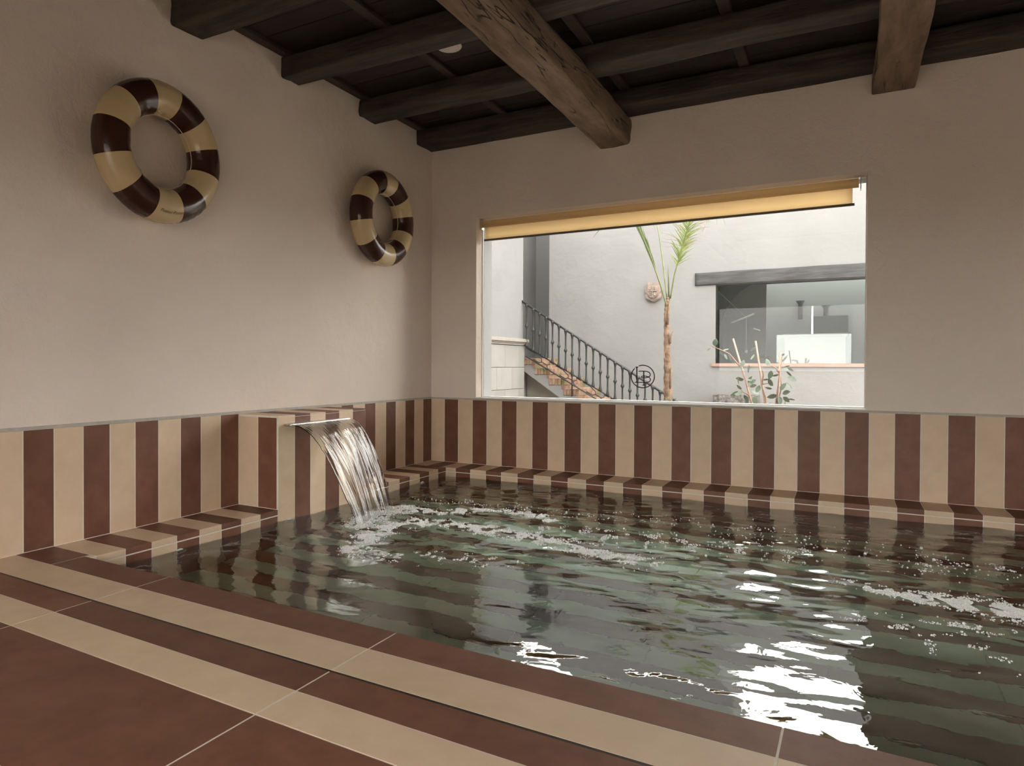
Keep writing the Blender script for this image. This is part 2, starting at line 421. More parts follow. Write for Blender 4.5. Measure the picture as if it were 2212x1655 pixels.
def rough_beam(L, wd, ht, seed, amp, mat, round_=.2, along='x', nseg=60, taper=0):
    """hand-hewn beam: rounded rectangular section swept along L with uneven faces; local origin = start, underside centre"""
    sec = []; n = 5; rw = round_*min(wd, ht)
    for (cx, cz, a0) in ((wd/2-rw, ht-rw, 0), (-wd/2+rw, ht-rw, 90), (-wd/2+rw, rw, 180), (wd/2-rw, rw, 270)):
        for i in range(n):
            a = math.radians(a0+90*i/(n-1)); sec.append((cx+rw*math.cos(a), cz+rw*math.sin(a)))
    dense = []
    for i in range(len(sec)):
        p, q = sec[i], sec[(i+1) % len(sec)]
        dense.append(p)
        if math.dist(p, q) > .06:
            for k in (1, 2, 3): dense.append((p[0]+(q[0]-p[0])*k/4, p[1]+(q[1]-p[1])*k/4))
    V, F = [], []; ns = len(dense)
    for i in range(nseg+1):
        s = L*i/nseg
        for (cxx, czz) in dense:
            k = 1+taper*(i/nseg-.5)
            v = Vector((s*1.5, cxx*7+seed*13.1, czz*7+seed*3.3))
            d = noise.noise(v)*amp + noise.noise(v*3.7)*amp*.4
            e = noise.noise(Vector((s*1.1, seed*5.7, 3)))*amp*.8
            r = Vector((cxx, czz-ht/2)); rn = r.normalized()
            px, pz = cxx*k+rn.x*d+e, czz+rn.y*d
            V.append((s, px, pz) if along == 'x' else (px, -s, pz))
    for i in range(nseg):
        for k in range(ns):
            k2 = (k+1) % ns; F.append((i*ns+k, i*ns+k2, (i+1)*ns+k2, (i+1)*ns+k))
    F.append(tuple(range(ns-1, -1, -1))); F.append(tuple(nseg*ns+k for k in range(ns)))
    if along == 'y': F = [f[::-1] for f in F]
    me = mesh_py('beam', V, F, True); me.materials.append(M[mat])
    me.polygons.foreach_set('use_smooth', [True]*len(me.polygons)); return me
JN = ['ceiling joist lying along the plaster wall over the picture window', 'hewn dark joist second from the picture window wall, beyond the round ceiling lamp',
      'hewn dark joist just in front of the round ceiling lamp', 'thick hewn joist above the swim ring farther from the corner', 'hewn dark joist over the striped deck, fifth from the picture window wall']
for i, (yc, wd, zb, ht, am) in enumerate([(-.135, .27, 2.945, .135, .010), (-1.015, .23, 2.935, .135, .016), (-1.915, .19, 2.927, .145, .010), (-2.79, .24, 2.905, .165, .016), (-3.7, .22, 2.93, .145, .012)]):
    o = link('ceiling_joist', rough_beam(RX, wd, ht, i+1, am, 'joist', .12), None, None, (0, yc, zb))
    tag(o, JN[i], 'beam', 'dark joists across the ceiling')
for yc, nm in ((-4.6, 'sixth'), (-5.5, 'seventh')):
    o = link('ceiling_joist', rough_beam(RX, .22, .145, int(-yc*3), .012, 'joist', .12, nseg=30), None, None, (0, yc, 2.93))
    tag(o, 'dark hewn joist over the terracotta deck, %s from the picture window wall' % nm, 'beam', 'dark joists across the ceiling')
o = link('ceiling_girder', rough_beam(7.2, .27, .22, 21, .015, 'girder', .15, 'y', 160), None, None, (1.775, 0, 2.728))
tag(o, 'massive weathered brown beam with cracks crossing under the dark joists', 'beam', 'heavy beams under the joists')
ga = o
o = link('ceiling_girder', rough_beam(7.2, .25, .14, 24, .007, 'girder', .08, 'y', 120), None, None, (3.725, 0, 2.808))
tag(o, 'squared sawn brown beam ending above the window corner by the roller blind bracket', 'beam', 'heavy beams under the joists')
# ceiling lamp
lamp = empty('ceiling_lamp', (1.085, -1.54, CEIL), 'small round white ceiling lamp between two dark joists', 'lamp')
link('bezel', lathe_mesh([(.085, -.004), (.088, -.012), (.084, -.02), (.07, -.022)], 32, 'lamp_white'), None, lamp)
link('diffuser', lathe_mesh([(.07, -.02), (.06, -.026), (.03, -.03), (.001, -.031)], 32, 'lamp_white'), None, lamp)

# ------------------------------------------------------------------ picture window
win = empty('window_1', ((WX0+WX1)/2, .15, WZ0), 'wide picture window onto the courtyard', 'window', kind='structure')
def wchild(name, L, mat, par=win):
    c = par.location
    L2 = [tuple(tuple(p[i]-c[i] for i in range(3)) for p in bx) for bx in L]
    return link(name, boxes_mesh(name, L2, mat), None, par)
def frame4(x0, x1, z0, z1, y0, y1, w_):
    return [((x0, y0, z0), (x0+w_, y1, z1)), ((x1-w_, y0, z0), (x1, y1, z1)), ((x0+w_, y0, z0), (x1-w_, y1, z0+w_)), ((x0+w_, y0, z1-w_), (x1-w_, y1, z1))]
SZ = HT+.0245
wchild('window_frame', frame4(WX0+.0005, WX1-.0005, SZ, WZ1-.0005, .118, .138, .006), 'white_metal')
wchild('gasket', frame4(WX0+.0005, WX1-.0005, SZ, WZ1-.0005, .141, .148, .005), 'gasket')
wchild('glass_pane', [((WX0+.001, .151, SZ), (WX1-.001, .157, WZ1-.001))], 'pane')
w3 = empty('fill_window', ((GX0+GX1)/2, .15, GZ0), 'unseen window added to light the pool room, beyond the picture window', 'window', kind='structure')
wchild('window_frame', frame4(GX0, GX1, GZ0, GZ1, .118, .138, .03), 'white_metal', w3); wchild('glass_pane', [((GX0+.03, .145, GZ0+.03), (GX1-.03, .15, GZ1-.03))], 'pane', w3)
d1 = empty('fill_door', ((FD0+FD1)/2, RY-.15, 0), 'unseen glazed doorway added to light the pool room', 'door', kind='structure')
wchild('door_frame', frame4(FD0, FD1, 0, FDZ, RY-.17, RY-.12, .05), 'white_metal', d1); wchild('glass_pane', [((FD0+.05, RY-.148, .05), (FD1-.05, RY-.142, FDZ-.05))], 'pane', d1)
# monogram on the pane
def zp(px, py): p = at(1330+px*.0725, 760+py*.0725, y=.149); return (p.x, p.z)
def ribbon(pts, wv, closed=False):
    V, F = [], []; n = len(pts)
    for i, p in enumerate(pts):
        a = Vector(pts[max(i-1, 0)]); b2 = Vector(pts[min(i+1, n-1)]); d = (b2-a).normalized(); nn = Vector((-d.y, d.x))*wv/2
        for yy in (.1478, .1500):
            V += [(p[0]+nn.x, yy, p[1]+nn.y), (p[0]-nn.x, yy, p[1]-nn.y)]
    for i in range(n-1):
        a = i*4; F += [(a, a+1, a+5, a+4), (a+3, a+2, a+6, a+7), (a+2, a, a+4, a+6), (a+1, a+3, a+7, a+5)]
    F += [(0, 2, 3, 1), (n*4-4, n*4-3, n*4-1, n*4-2)]
    return V, F
def smooth_poly(P, k=6):
    out = []
    for i in range(len(P)-1):
        p0, p1, p2, p3 = P[max(i-1, 0)], P[i], P[i+1], P[min(i+2, len(P)-1)]
        for j in range(k):
            t_ = j/k
            out.append(tuple(.5*((2*p1[a])+(-p0[a]+p2[a])*t_+(2*p0[a]-5*p1[a]+4*p2[a]-p3[a])*t_**2+(-p0[a]+3*p1[a]-3*p2[a]+p3[a])*t_**3) for a in (0, 1)))
    out.append(P[-1]); return out
strokes = []
arc = [(808+345*math.cos(math.radians(a)), 738-335*math.sin(math.radians(a))) for a in [110.6-i*(336.8/60) for i in range(61)]]
strokes.append((arc, .0055)); strokes.append(([(630, 460), (632, 912)], .0065)); strokes.append(([(585, 458), (675, 458)], .005)); strokes.append(([(570, 912), (760, 912), (930, 912)], .005))
strokes.append((smooth_poly([(680, 580), (800, 578), (900, 582), (990, 612), (1030, 670), (1015, 725), (970, 752), (900, 772), (820, 778), (775, 762), (775, 738), (820, 724), (900, 728), (970, 750), (1022, 790), (1035, 835), (1010, 885), (930, 912)]), .005))
strokes.append(([(835, 580), (845, 990)], .0065)); strokes.append(([(795, 993), (885, 993)], .005))
V, F = [], []
for pts, wv in strokes:
    v, f = ribbon([zp(*p) for p in pts], wv*1.55); n0 = len(V); V += [(a-win.location.x, b2-win.location.y, c-win.location.z) for a, b2, c in v]; F += [tuple(i+n0 for i in ff) for ff in f]
me = mesh_py('monogram', V, F); me.materials.append(M['black'])
o = link('monogram', me, None, win); o['label'] = 'black circled LB monogram on the glass'

# roller blind
bl = empty('roller_blind', (2.0, .100, 2.228), 'golden beige roller blind rolled up at the top of the picture window', 'blind')
BX0, BX1 = .497, 3.525
link('roller', tube_mesh([(BX0-2.0, 0, 0), (BX1-2.0, 0, 0)], .032, 24, True, 'blind'), None, bl)
fab = []
V, F = [], []
nx = 60
for i in range(nx+1):
    x = BX0+.012+(BX1-BX0-.05)*i/nx-2.0
    for (dy, dz) in ((.0315, 0), (.0318, -.05), (.032, -.10), (.032, -.138)):
        V.append((x, dy-.001*math.sin(i*.7)*abs(dz)*4, dz))
for i in range(nx):
    for k in range(3): a = i*4+k; F.append((a, a+4, a+5, a+1))
me = mesh_py('fabric', V, F, True); me.materials.append(M['blind']); o = link('fabric', me, None, bl)
md = o.modifiers.new('t', 'SOLIDIFY'); md.thickness = .0008
M['bar'] = plain('blind_bar', (.16, .125, .10), .5)
link('bottom_bar', tube_mesh([(BX0+.004-2.0, .032, -.143), (BX1-.025-2.0, .032, -.143)], .010, 10, True, 'bar'), None, bl)
for s, xx in ((-1, BX0-.008), (1, BX1+.012)):
    link('bracket', boxes_mesh('br', [((xx-2.0-.003, -.03, -.05), (xx-2.0+.003, .035, .036)), ((min(xx, xx-s*.025)-2.0, -.03, .0345), (max(xx, xx-s*.025)-2.0, .035, .0375))], 'steel'), None, bl)

# ------------------------------------------------------------------ fountain block, spout, waterfall
BY0, BY1 = -16*TW, -10*TW
fb = empty('fountain_block', (.175, (BY0+BY1)/2, 0), 'striped tiled block against the plaster wall with a steel water spout', 'fountain')
def fchild(name, p0, p1, mat, bev=.0015):
    c = fb.location
    return box(name, [p0[i]-c[i] for i in range(3)], [p1[i]-c[i] for i in range(3)], mat, fb, bev)
fchild('block_core', (.006, BY0+.0012, -.6), (PX0-.001, BY1-.0012, HT-.001), 'grout', 0)
for i in range(6):
    k = 15-i; mt = 'light' if k % 2 else 'dark'; y0, y1 = -(k+1)*TW, -k*TW
    fchild('tile', (PX0-.012, y0+G+(.0005 if i == 0 else 0), -.60), (PX0, y1-G, HT-.0135), mt)
    fchild('tile', (.009, y0+G, HT-.012), (PX0, y1-G, HT), mt)
for yy in (BY0, BY1):
    for i, mt in enumerate(('light', 'dark')):
        x0 = .006 if i == 0 else .176; x1 = .174 if i == 0 else PX0-.0125
        ya, yb2 = (yy, yy+.01) if yy == BY0 else (yy-.01, yy)
        fchild('tile', (x0+G, ya, .002), (x1-G, yb2, HT-.0135), mt)
SPY0, SPY1, SPZ = -2.345, -1.735, .533
sp = fchild('spout', (PX0-.005, SPY0, SPZ-.007), (PX0+.048, SPY1, SPZ+.006), 'steel', .002)
sp['label'] = 'brushed steel slot spout'

def grid_faces(nu, nv, off=0, flip=False):
    F = []
    for i in range(nu-1):
        for j in range(nv-1):
            a = off+i*nv+j; f = (a, a+nv, a+nv+1, a+1); F.append(f[::-1] if flip else f)
    return F
# falling sheet: a parabola with streaked, uneven thickness
NU, NV = 120, 90
def fall_pt(s, t_):
    # s across (0 near .. 1 far), t_ time fraction
    T = .358; tt = t_*T; v0 = 1.22
    ctr = (SPY0+SPY1)/2; hw = (SPY1-SPY0)/2-.012
    con = 1-.30*t_**1.3
    wob = .012*math.sin(s*9+t_*7)*t_
    y = ctr + (s*2-1)*hw*con + wob + .01*t_
    vx = v0*(1+.05*math.sin(s*5.3+1)+.04*noise.noise(Vector((s*6, 3.3, 0))))
    x = PX0+.0492 + vx*tt
    z = SPZ-.001 - .5*9.81*tt*tt*(1+.03*math.sin(s*7))
    return Vector((x, y, z))
Vf, Vb = [], []
for i in range(NU):
    s = i/(NU-1)
    for j in range(NV):
        t_ = j/(NV-1); p = fall_pt(s, t_)
        e = .004
        du = fall_pt(min(s+e, 1), t_)-fall_pt(max(s-e, 0), t_); dv = fall_pt(s, min(t_+e, 1))-fall_pt(s, max(t_-e, 0))
        n = du.cross(dv).normalized()
        st = noise.noise(Vector((s*17+t_*1.5, t_*2.2, 1.7)))*1.0 + noise.noise(Vector((s*40, t_*3, 4.1)))*.22 + noise.noise(Vector((s*6, t_*4.5, 8.1)))*1.1
        am = (.12+t_*1.1)*.0030
        edge = min(s, 1-s); ed = min(1, edge/.05)
        th = .0016+.002*ed*abs(noise.noise(Vector((s*22, t_*3, 9))))
        rag = (1-ed)*.012*noise.noise(Vector((s*3, t_*22, 2.2)))*t_
        q = p + n*st*am + Vector((0, rag, 0))
        Vf.append(q+n*th); Vb.append(q-n*th)
V = Vf+Vb; o_ = NU*NV
F = grid_faces(NU, NV) + grid_faces(NU, NV, o_, True)
for j in range(NV-1): F += [(j, j+1, o_+j+1, o_+j), ((NU-1)*NV+j+1, (NU-1)*NV+j, o_+(NU-1)*NV+j, o_+(NU-1)*NV+j+1)]
for i in range(NU-1): F += [((i+1)*NV, i*NV, o_+i*NV, o_+(i+1)*NV), (i*NV+NV-1, (i+1)*NV+NV-1, o_+(i+1)*NV+NV-1, o_+i*NV+NV-1)]
me = mesh_py('waterfall', V, F, True); me.materials.append(M['fall'])
o = link('waterfall', me); tag(o, 'clear sheet of water pouring from the steel spout into the pool', 'water')

# ------------------------------------------------------------------ pool water
FX, FY = .87, -2.03      # where the sheet lands
def hwater(x, y):
    d = math.hypot(x-FX, (y-FY))
    h = 0
    calm = min(1, max(.0, (y+3.6)/2.2))*.55+.45
    for (kx, ky, a, ph) in ((2.1, 5.4, .0030, 0), (-3.3, 7.2, .0018, 1.3), (6.1, 9.5, .0010, 2.2), (1.2, -3.1, .0030, .4), (9.7, 14.2, .0006, 4.)):
        h += a*math.sin(kx*x+ky*y+ph+1.3*noise.noise(Vector((x*.8, y*.8, ph))))
    h += .0075*noise.noise(Vector((x*1.7+3, y*2.4, .3))) + .0042*noise.noise(Vector((x*3.6+9+y, y*4.6, .7)))*(1.1-.4*calm)
    h += .0042*calm*noise.noise(Vector((x*3.2+y*1.1, y*7.5-x*1.8, 1.1)))
    h += .0026*calm*noise.noise(Vector((x*8+y*3, y*17-x*4, 2.9)))
    h += .0011*calm*noise.noise(Vector((x*19+y*6, y*36-x*8, 5.9)))
    mid = math.exp(-((y+1.75)/.75)**2)*min(1, max(0, (x-.7)/.6))
    h += mid*(.0040*noise.noise(Vector((x*7+y*2, y*12-x*2, 12.3)))+.0016*noise.noise(Vector((x*16, y*24, 15.3))))
    r = math.exp(-(d/.75)**2)
    h += r*(.006*noise.noise(Vector((x*9, y*9, 7)))+.004*noise.noise(Vector((x*22, y*22, 8)))+.004*math.sin(d*34))
    r2 = math.exp(-(d/.22)**2); h += r2*.012*noise.noise(Vector((x*26, y*26, 3)))
    return WL+h
bm = bmesh.new()
nx, ny = 330, 230
V, F = [], []
for i in range(nx):
    x = PX0+.0005+(PX1-PX0-.001)*(i/(nx-1))**1.12
    for j in range(ny):
        ya, ybk = PY0+SK*x-.0005, PY1+.0005
        y = ya+(ybk-ya)*j/(ny-1)
        V.append((x, y, hwater(x, y)))
me = mesh_py('pool_water', V, grid_faces(nx, ny), True); me.materials.append(M['water'])
bm.free()
o = link('pool_water', me); tag(o, 'rippled green pool water reflecting the picture window', 'water')

# jets in the pool wall just under the surface
for (yy, zz, lab) in ((-3.135, -.118, 'white round pool jet under the ledge near the deck kerb'), (-2.31, -.118, 'white round pool jet in the fountain block at the waterline'), (-.72, -.112, 'white round pool jet under the ledge between fountain and window wall')):
    j = empty('pool_jet', (PX0+.0006, yy, zz), lab, 'pool fitting')
    a = link('flange', lathe_mesh([(.001, 0), (.044, 0), (.046, .004), (.042, .008), (.022, .010), (.02, .004)], 24, 'jet'), None, j, (0, 0, 0), (0, PI/2, 0))
    a = link('nozzle', lathe_mesh([(.001, .002), (.014, .002), (.012, .012), (.006, .013), (.005, .004)], 16, 'steel'), None, j, (0, 0, 0), (0, PI/2, 0))

# foam: thousands of little bubbles
import numpy as np
rng = np.random.default_rng(5)
def foam_pts():
    P = []
    def strip(px, wid, n, r0=.0022, r1=.005, gate=.0):
        L = [at(u, v, z=WL) for u, v in px]
        for _ in range(n):
            i = rng.integers(0, len(L)-1); f = rng.random()
            c = L[i].lerp(L[i+1], f); w0 = wid[i]+(wid[i+1]-wid[i])*f
            a = rng.normal(0, .5)*w0; b = rng.normal(0, .5)*w0
            x, y = c.x+a, c.y+b
            if noise.noise(Vector((x*13, y*13, 4))) + .6*noise.noise(Vector((x*34, y*34, 2))) < gate: continue
            P.append((x, y, .85*rng.uniform(r0, r1)*(1 if rng.random() < .95 else 1.8)))
    strip([(770, 1140), (800, 1120), (850, 1100), (880, 1095)], [.07, .09, .09, .06], 7500, gate=-.3)
    strip([(755, 1190), (790, 1165), (830, 1145), (900, 1125)], [.06, .08, .09, .07], 6000, gate=-.05)
    strip([(840, 1135), (930, 1128), (1020, 1140), (1120, 1158), (1250, 1185), (1400, 1215)], [.06, .07, .08, .08, .09, .10], 13000, gate=-.02)
    strip([(880, 1100), (960, 1108), (1050, 1103), (1150, 1112), (1200, 1130)], [.06, .07, .08, .07, .06], 7000, gate=.08)
    strip([(1150, 1150), (1350, 1160), (1550, 1180), (1750, 1200)], [.15, .2, .2, .2], 4200, .0022, .0055, .28)
    strip([(820, 1200), (950, 1205), (1100, 1215)], [.08, .1, .1], 2600, .002, .0045, .25)
    strip([(1820, 1255), (1930, 1280), (2050, 1300), (2150, 1315), (2260, 1335)], [.03, .05, .08, .10, .12], 9500, .0022, .0048, -.05)
    strip([(1950, 1230), (2100, 1225), (2212, 1240)], [.08, .1, .1], 900, .002, .0042, .3)
    strip([(1850, 1330), (2000, 1380), (2200, 1430)], [.12, .15, .15], 1600, .002, .0042, .34)
    strip([(1950, 1350), (2200, 1360)], [.05, .1], 900, .002, .0042, .2)
    strip([(900, 1080), (1500, 1130), (2200, 1250)], [.15, .25, .3], 420, .0025, .006, -.9)
    return P
FP = [p for p in foam_pts() if p[0] > PX0+.02 and p[1] > PY0+SK*p[0]+.02 and p[1] < PY1-.02 and not (p[0] < PX0+.1 and BY0 < p[1] < BY1)]
hemi = []; rings = ((1.0, -.25), (.95, .3), (.55, .83))
for rr, zz in rings:
    for k in range(7): hemi.append((rr*math.cos(2*PI*k/7), rr*math.sin(2*PI*k/7), zz))
hemi.append((0, 0, 1)); hf = []
for i in range(2):
    for k in range(7): hf.append((i*7+k, i*7+(k+1) % 7, (i+1)*7+(k+1) % 7, (i+1)*7+k))
for k in range(7): hf.append((14+k, 14+(k+1) % 7, 21))
V, F = [], []
for (x, y, r) in FP:
    n = len(V); z = hwater(x, y)+r*.25
    for a, b2, c in hemi: V.append((x+a*r, y+b2*r, z+c*r))
    for f in hf: F.append(tuple(n+i for i in f))
me = mesh_py('foam', V, F, True); me.materials.append(M['foam'])
o = link('pool_foam', me); tag(o, 'white bubbly foam drifting on the pool from the foot of the waterfall', 'foam', kind='stuff')
# droplets thrown up where the sheet lands
V, F = [], []
for _ in range(190):
    a = rng.random()*2*PI; rr = abs(rng.normal(0, .13))
    x, y = FX+.02+rr*math.cos(a)*.9, FY+.05+rng.uniform(-.25, .27)+rr*math.sin(a)*.5
    z = WL+.008+abs(rng.normal(0, .045))*math.exp(-rr*3); r = rng.uniform(.0015, .0045)
    n = len(V)
    for aa, b2, c in hemi: V.append((x+aa*r, y+b2*r, z+c*r))
    V.append((x, y, z-r)); F += [tuple(n+i for i in f) for f in hf] + [(n+k, n+22, n+(k+1) % 7) for k in range(7)]
me = mesh_py('splash', V, F, True); me.materials.append(M['fall'])
o = link('water_splash', me); tag(o, 'spray of water drops around the foot of the waterfall', 'water', kind='stuff')

# ------------------------------------------------------------------ swim rings
def torus_pt(R, r, th, ph, sq=.93):
    # ring in the y-z plane, axis x ; th around the ring (0 = +y, 90 = up), ph around the tube (0 = outward, 90 = into the room)
    c = R+r*math.cos(ph)
    return Vector((r*sq*math.sin(ph), c*math.cos(th), c*math.sin(th)))
def swim_ring(loc, label, text, seed, tilt):
    R, r = .298, .096
    root = empty('swim_ring', loc, label, 'swim ring', 'swim rings on the plaster wall'); root.rotation_euler = (tilt, 0, 0)
    nt_, npn = 144, 40
    V, F, MI = [], [], []
    for i in range(nt_):
        th = 2*PI*i/nt_
        for k in range(npn):
            ph = 2*PI*k/npn
            d = 0
            o_ = max(0, math.cos(ph)); inn = max(0, -math.cos(ph))
            pw = noise.noise(Vector((math.cos(th)*1.6, math.sin(th)*1.6, seed*3.0)))
            d += 0.0020*o_*math.sin(th*46+6*pw)*max(0, pw+.25)       # creases along the outer weld
            d += .006*inn*noise.noise(Vector((math.cos(th)*5, math.sin(th)*5, seed)))
            d -= .0022*math.exp(-((math.cos(ph)-1)/.004)**2)
            V.append(torus_pt(R, r+d, th, ph))
    for i in range(nt_):
        i2 = (i+1) % nt_
        for k in range(npn):
            k2 = (k+1) % npn; F.append((i*npn+k, i2*npn+k, i2*npn+k2, i*npn+k2)); MI.append(1 if (i//12) % 2 == 1 else 0)
    # stripes start at 0 deg: 0-30 light, 30-60 dark ...
    me = mesh_py('ring', V, [f[::-1] for f in F], True); me.materials.append(M['vinyl_l']); me.materials.append(M['vinyl_d'])
    me.polygons.foreach_set('material_index', MI)
    link('vinyl_tube', me, None, root)
    sm = [torus_pt(R, r+.0015, 2*PI*i/96, PI-.12) for i in range(97)]
    link('weld_seam', tube_mesh(sm, .0022, 6, False, 'seam'), None, root)
    vth = math.radians(85); vp = torus_pt(R, r, vth, math.radians(150)); vn = (vp-torus_pt(R, 0, vth, 0)).normalized()
    v = link('valve', lathe_mesh([(.010, -.002), (.010, .004), (.006, .005), (.006, .014), (.007, .018), (.002, .019)], 12, 'vinyl_l'), None, root, vp)
    v.rotation_euler = vn.to_track_quat('Z', 'Y').to_euler()
    if text:
        V, F = [], []
        for (body, size, phd, sh) in (('Petites Pommes', .026, 96, .35), ('SWIM', .0, 0, 0)):
            if not size: continue
            cu = bpy.data.curves.new('script', 'FONT'); cu.body = body; cu.size = size; cu.shear = sh; cu.align_x = 'CENTER'; cu.resolution_u = 2; cu.space_character = .92
            to = bpy.data.objects.new('tmp', cu); COL.objects.link(to)
            dg = bpy.context.evaluated_depsgraph_get(); tm = to.evaluated_get(dg).to_mesh()
            th0 = math.radians(-101)
            n0 = len(V)
            for vv in tm.vertices:
                th = th0+vv.co.x/(R); ph = math.radians(58)+vv.co.y/r
                V.append(torus_pt(R, r+.0012, th, ph))
            for p in tm.polygons: F.append(tuple(n0+i for i in p.vertices))
            to.evaluated_get(dg).to_mesh_clear(); bpy.data.objects.remove(to)
        me = mesh_py('script', V, F); me.materials.append(M['ink'])
        o = link('lettering', me, None, root); o['label'] = 'small dark script lettering'
    return root
swim_ring((.094, -3.055, 2.104), 'brown and cream striped swim ring with script lettering on its lowest cream stripe', True, 1, math.radians(16))
swim_ring((.094, -.925, 2.13), 'brown and cream striped swim ring hanging beside the corner of the picture window wall', False, 2, math.radians(12))

# ------------------------------------------------------------------ courtyard
GZ = -.15
ground = link('ground', boxes_mesh('ground', [((-150, .32, GZ-.1), (150, 150, GZ)), ((-150, -150, GZ-.1), (150, RY-.3, GZ)), ((RX+.3, RY-.3, GZ-.1), (150, .32, GZ)), ((-150, RY-.3, GZ-.1), (-.3, .32, GZ))], 'paving')); tag(ground, 'pale paved courtyard ground outside the picture window', 'ground', kind='structure')
FWY = 6.1; FWZ = 3.68
F0X, F1X, F0Z, F1Z = 1.62, 4.7, .935, 2.22
XE = -1.25
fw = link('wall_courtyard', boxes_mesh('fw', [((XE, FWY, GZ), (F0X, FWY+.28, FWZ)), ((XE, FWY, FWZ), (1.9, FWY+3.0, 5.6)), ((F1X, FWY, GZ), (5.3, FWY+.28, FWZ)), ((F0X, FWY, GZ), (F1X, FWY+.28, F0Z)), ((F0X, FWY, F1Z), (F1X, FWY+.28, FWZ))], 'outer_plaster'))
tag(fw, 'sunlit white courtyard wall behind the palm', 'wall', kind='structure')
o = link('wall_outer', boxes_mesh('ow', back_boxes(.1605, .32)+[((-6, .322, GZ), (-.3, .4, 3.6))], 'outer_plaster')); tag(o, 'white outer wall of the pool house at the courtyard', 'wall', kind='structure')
# side building on the left with ashlar base and cornice
LX = -1.237; LY1 = 4.98
sb = empty('wall_side', (LX, 3.5, GZ), 'white side building with stone clad base and moulded cornice', 'wall', kind='structure')
def sbox(name, p0, p1, mat, bev=0): return box(name, [p0[0]-LX, p0[1]-3.5, p0[2]-GZ], [p1[0]-LX, p1[1]-3.5, p1[2]-GZ], mat, sb, bev)
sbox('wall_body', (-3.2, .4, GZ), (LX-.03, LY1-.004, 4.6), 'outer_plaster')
zc1 = at(1105, 729.5, x=LX+.06).z; zc0 = at(1105, 745, x=LX).z
zj = [zc0-.005, at(1105, 793.6, x=LX).z, at(1105, 841, x=LX).z, .28, -.13]
def yj(u): return at(u, 790, x=LX).y
for r_, (za, zb_) in enumerate(zip(zj[1:], zj[:-1])):
    us = [yj(1091), yj(1121)] if r_ % 2 == 0 else [yj(1073), yj(1106)]
    step = us[1]-us[0]; ys = [LY1]+us[::-1]
    while ys[-1] > 1.2: ys.append(ys[-1]-step)
    for a, b2 in zip(ys[1:], ys[:-1]): sbox('stone', (LX-.05, a+.003, za+.003), (LX, b2-.003, zb_-.003), 'stone', .003)
for (a, b2, d) in ((0, .25, .02), (.25, .45, .035), (.45, .9, .06), (.9, 1, .045)):
    h = zc1-zc0; sbox('cornice', (LX-.05, 1.0, zc0+a*h), (LX+d, LY1+d, zc0+b2*h), 'cornice', .006)
# passage at the head of the stair
pg = link('wall_passage', boxes_mesh('pg', [((-2.3, 5.0, GZ), (-1.98, 7.2, 4.6)), ((-2.3, 7.2, GZ), (XE, 7.4, 5.6)), ((-2.0, 5.2, 3.2), (XE, 5.7, 3.35)), ((-2.0, LY1+.02, GZ), (-1.32, 7.2, 1.03))], 'outer_plaster'))
tag(pg, 'shaded grey passage opening at the head of the brick stair', 'wall', kind='structure')

# brick staircase
st = empty('staircase', (-1.0, 5.5, GZ), 'old brick staircase with white stringer descending along the courtyard wall', 'staircase')
def schild(name, p0, p1, mat, bev=0):
    c = st.location; return box(name, [p0[i]-c[i] for i in range(3)], [p1[i]-c[i] for i in range(3)], mat, st, bev)
SX, SZ0, TR, RI = -1.057, .922, .2565, .1667
prof = [(-1.31, GZ)]
NSTEP = 7
core = []
for i in range(NSTEP):
    x0 = SX+(i-1)*TR if i else -1.31; x1 = SX+i*TR; zt = SZ0-i*RI
    core.append(((x0, 5.0, max(GZ, zt-.36 if False else GZ)), (x1, FWY-.002, zt)))
# stringer with a sloping underside
V, F = [], []
top = []
for i in range(NSTEP):
    x0 = SX+(i-1)*TR if i else -1.31; x1 = SX+i*TR; zt = SZ0-i*RI; top += [(x0, zt), (x1, zt)]
def under(x): return .782-(x+1.21)*.672
bot = [(x, max(GZ, under(x))) for x, z in top]
n = len(top)
for yy in (5.0, FWY-.002):
    V += [(x-st.location.x, yy-st.location.y, z-st.location.z) for x, z in top]+[(x-st.location.x, yy-st.location.y, z-st.location.z) for x, z in bot]
for i in range(n-1):
    F += [(i, n+i, n+i+1, i+1), (2*n+i, 2*n+i+1, 3*n+i+1, 3*n+i), (i, i+1, 2*n+i+1, 2*n+i), (n+i, 3*n+i, 3*n+i+1, n+i+1)]
F += [(0, 2*n, 3*n, n), (n-1, 2*n-1, 4*n-1, 3*n-1)]
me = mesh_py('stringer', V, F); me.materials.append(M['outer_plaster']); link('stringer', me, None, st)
V = []; F = []
ux = [-1.31, -.9, -.5, -.1, .3]; k0 = len(ux)
for yy in (5.25, FWY-.004):
    for x in ux: V.append((x-st.location.x, yy-st.location.y, 0)); V.append((x-st.location.x, yy-st.location.y, max(.01, under(x)-GZ-.004)))
for i in range(k0-1): a = 2*i; F += [(a, a+2, a+3, a+1), (2*k0+a, 2*k0+a+1, 2*k0+a+3, 2*k0+a+2), (a+1, a+3, 2*k0+a+3, 2*k0+a+1)]
me = mesh_py('under_wall', V, F); me.materials.append(M['cornice']); link('under_wall', me, None, st)
for i in range(NSTEP):
    x0 = SX+(i-1)*TR; x1 = SX+i*TR+.012; zt = SZ0-i*RI
    for r_ in range(4): schild('riser_brick', (x1-.045, 4.988+.27*r_, zt-.058), (x1-.006, 4.982+.27*(r_+1), zt+.001), 'brick', .003)
    nbk = 5; wv = (x1-x0)/nbk
    for k in range(nbk):
        ya = 4.985
        for r_ in range(4):
            yb2 = ya+.27
            dz = random.uniform(-.004, .003); dx = random.uniform(-.004, .006)*(k == nbk-1)
            schild('brick', (x0+k*wv+.002+dx, ya+.003, zt+.003), (x0+(k+1)*wv-.002+dx, yb2-.003, zt+.112+dz), 'brick', .004)
            ya = yb2

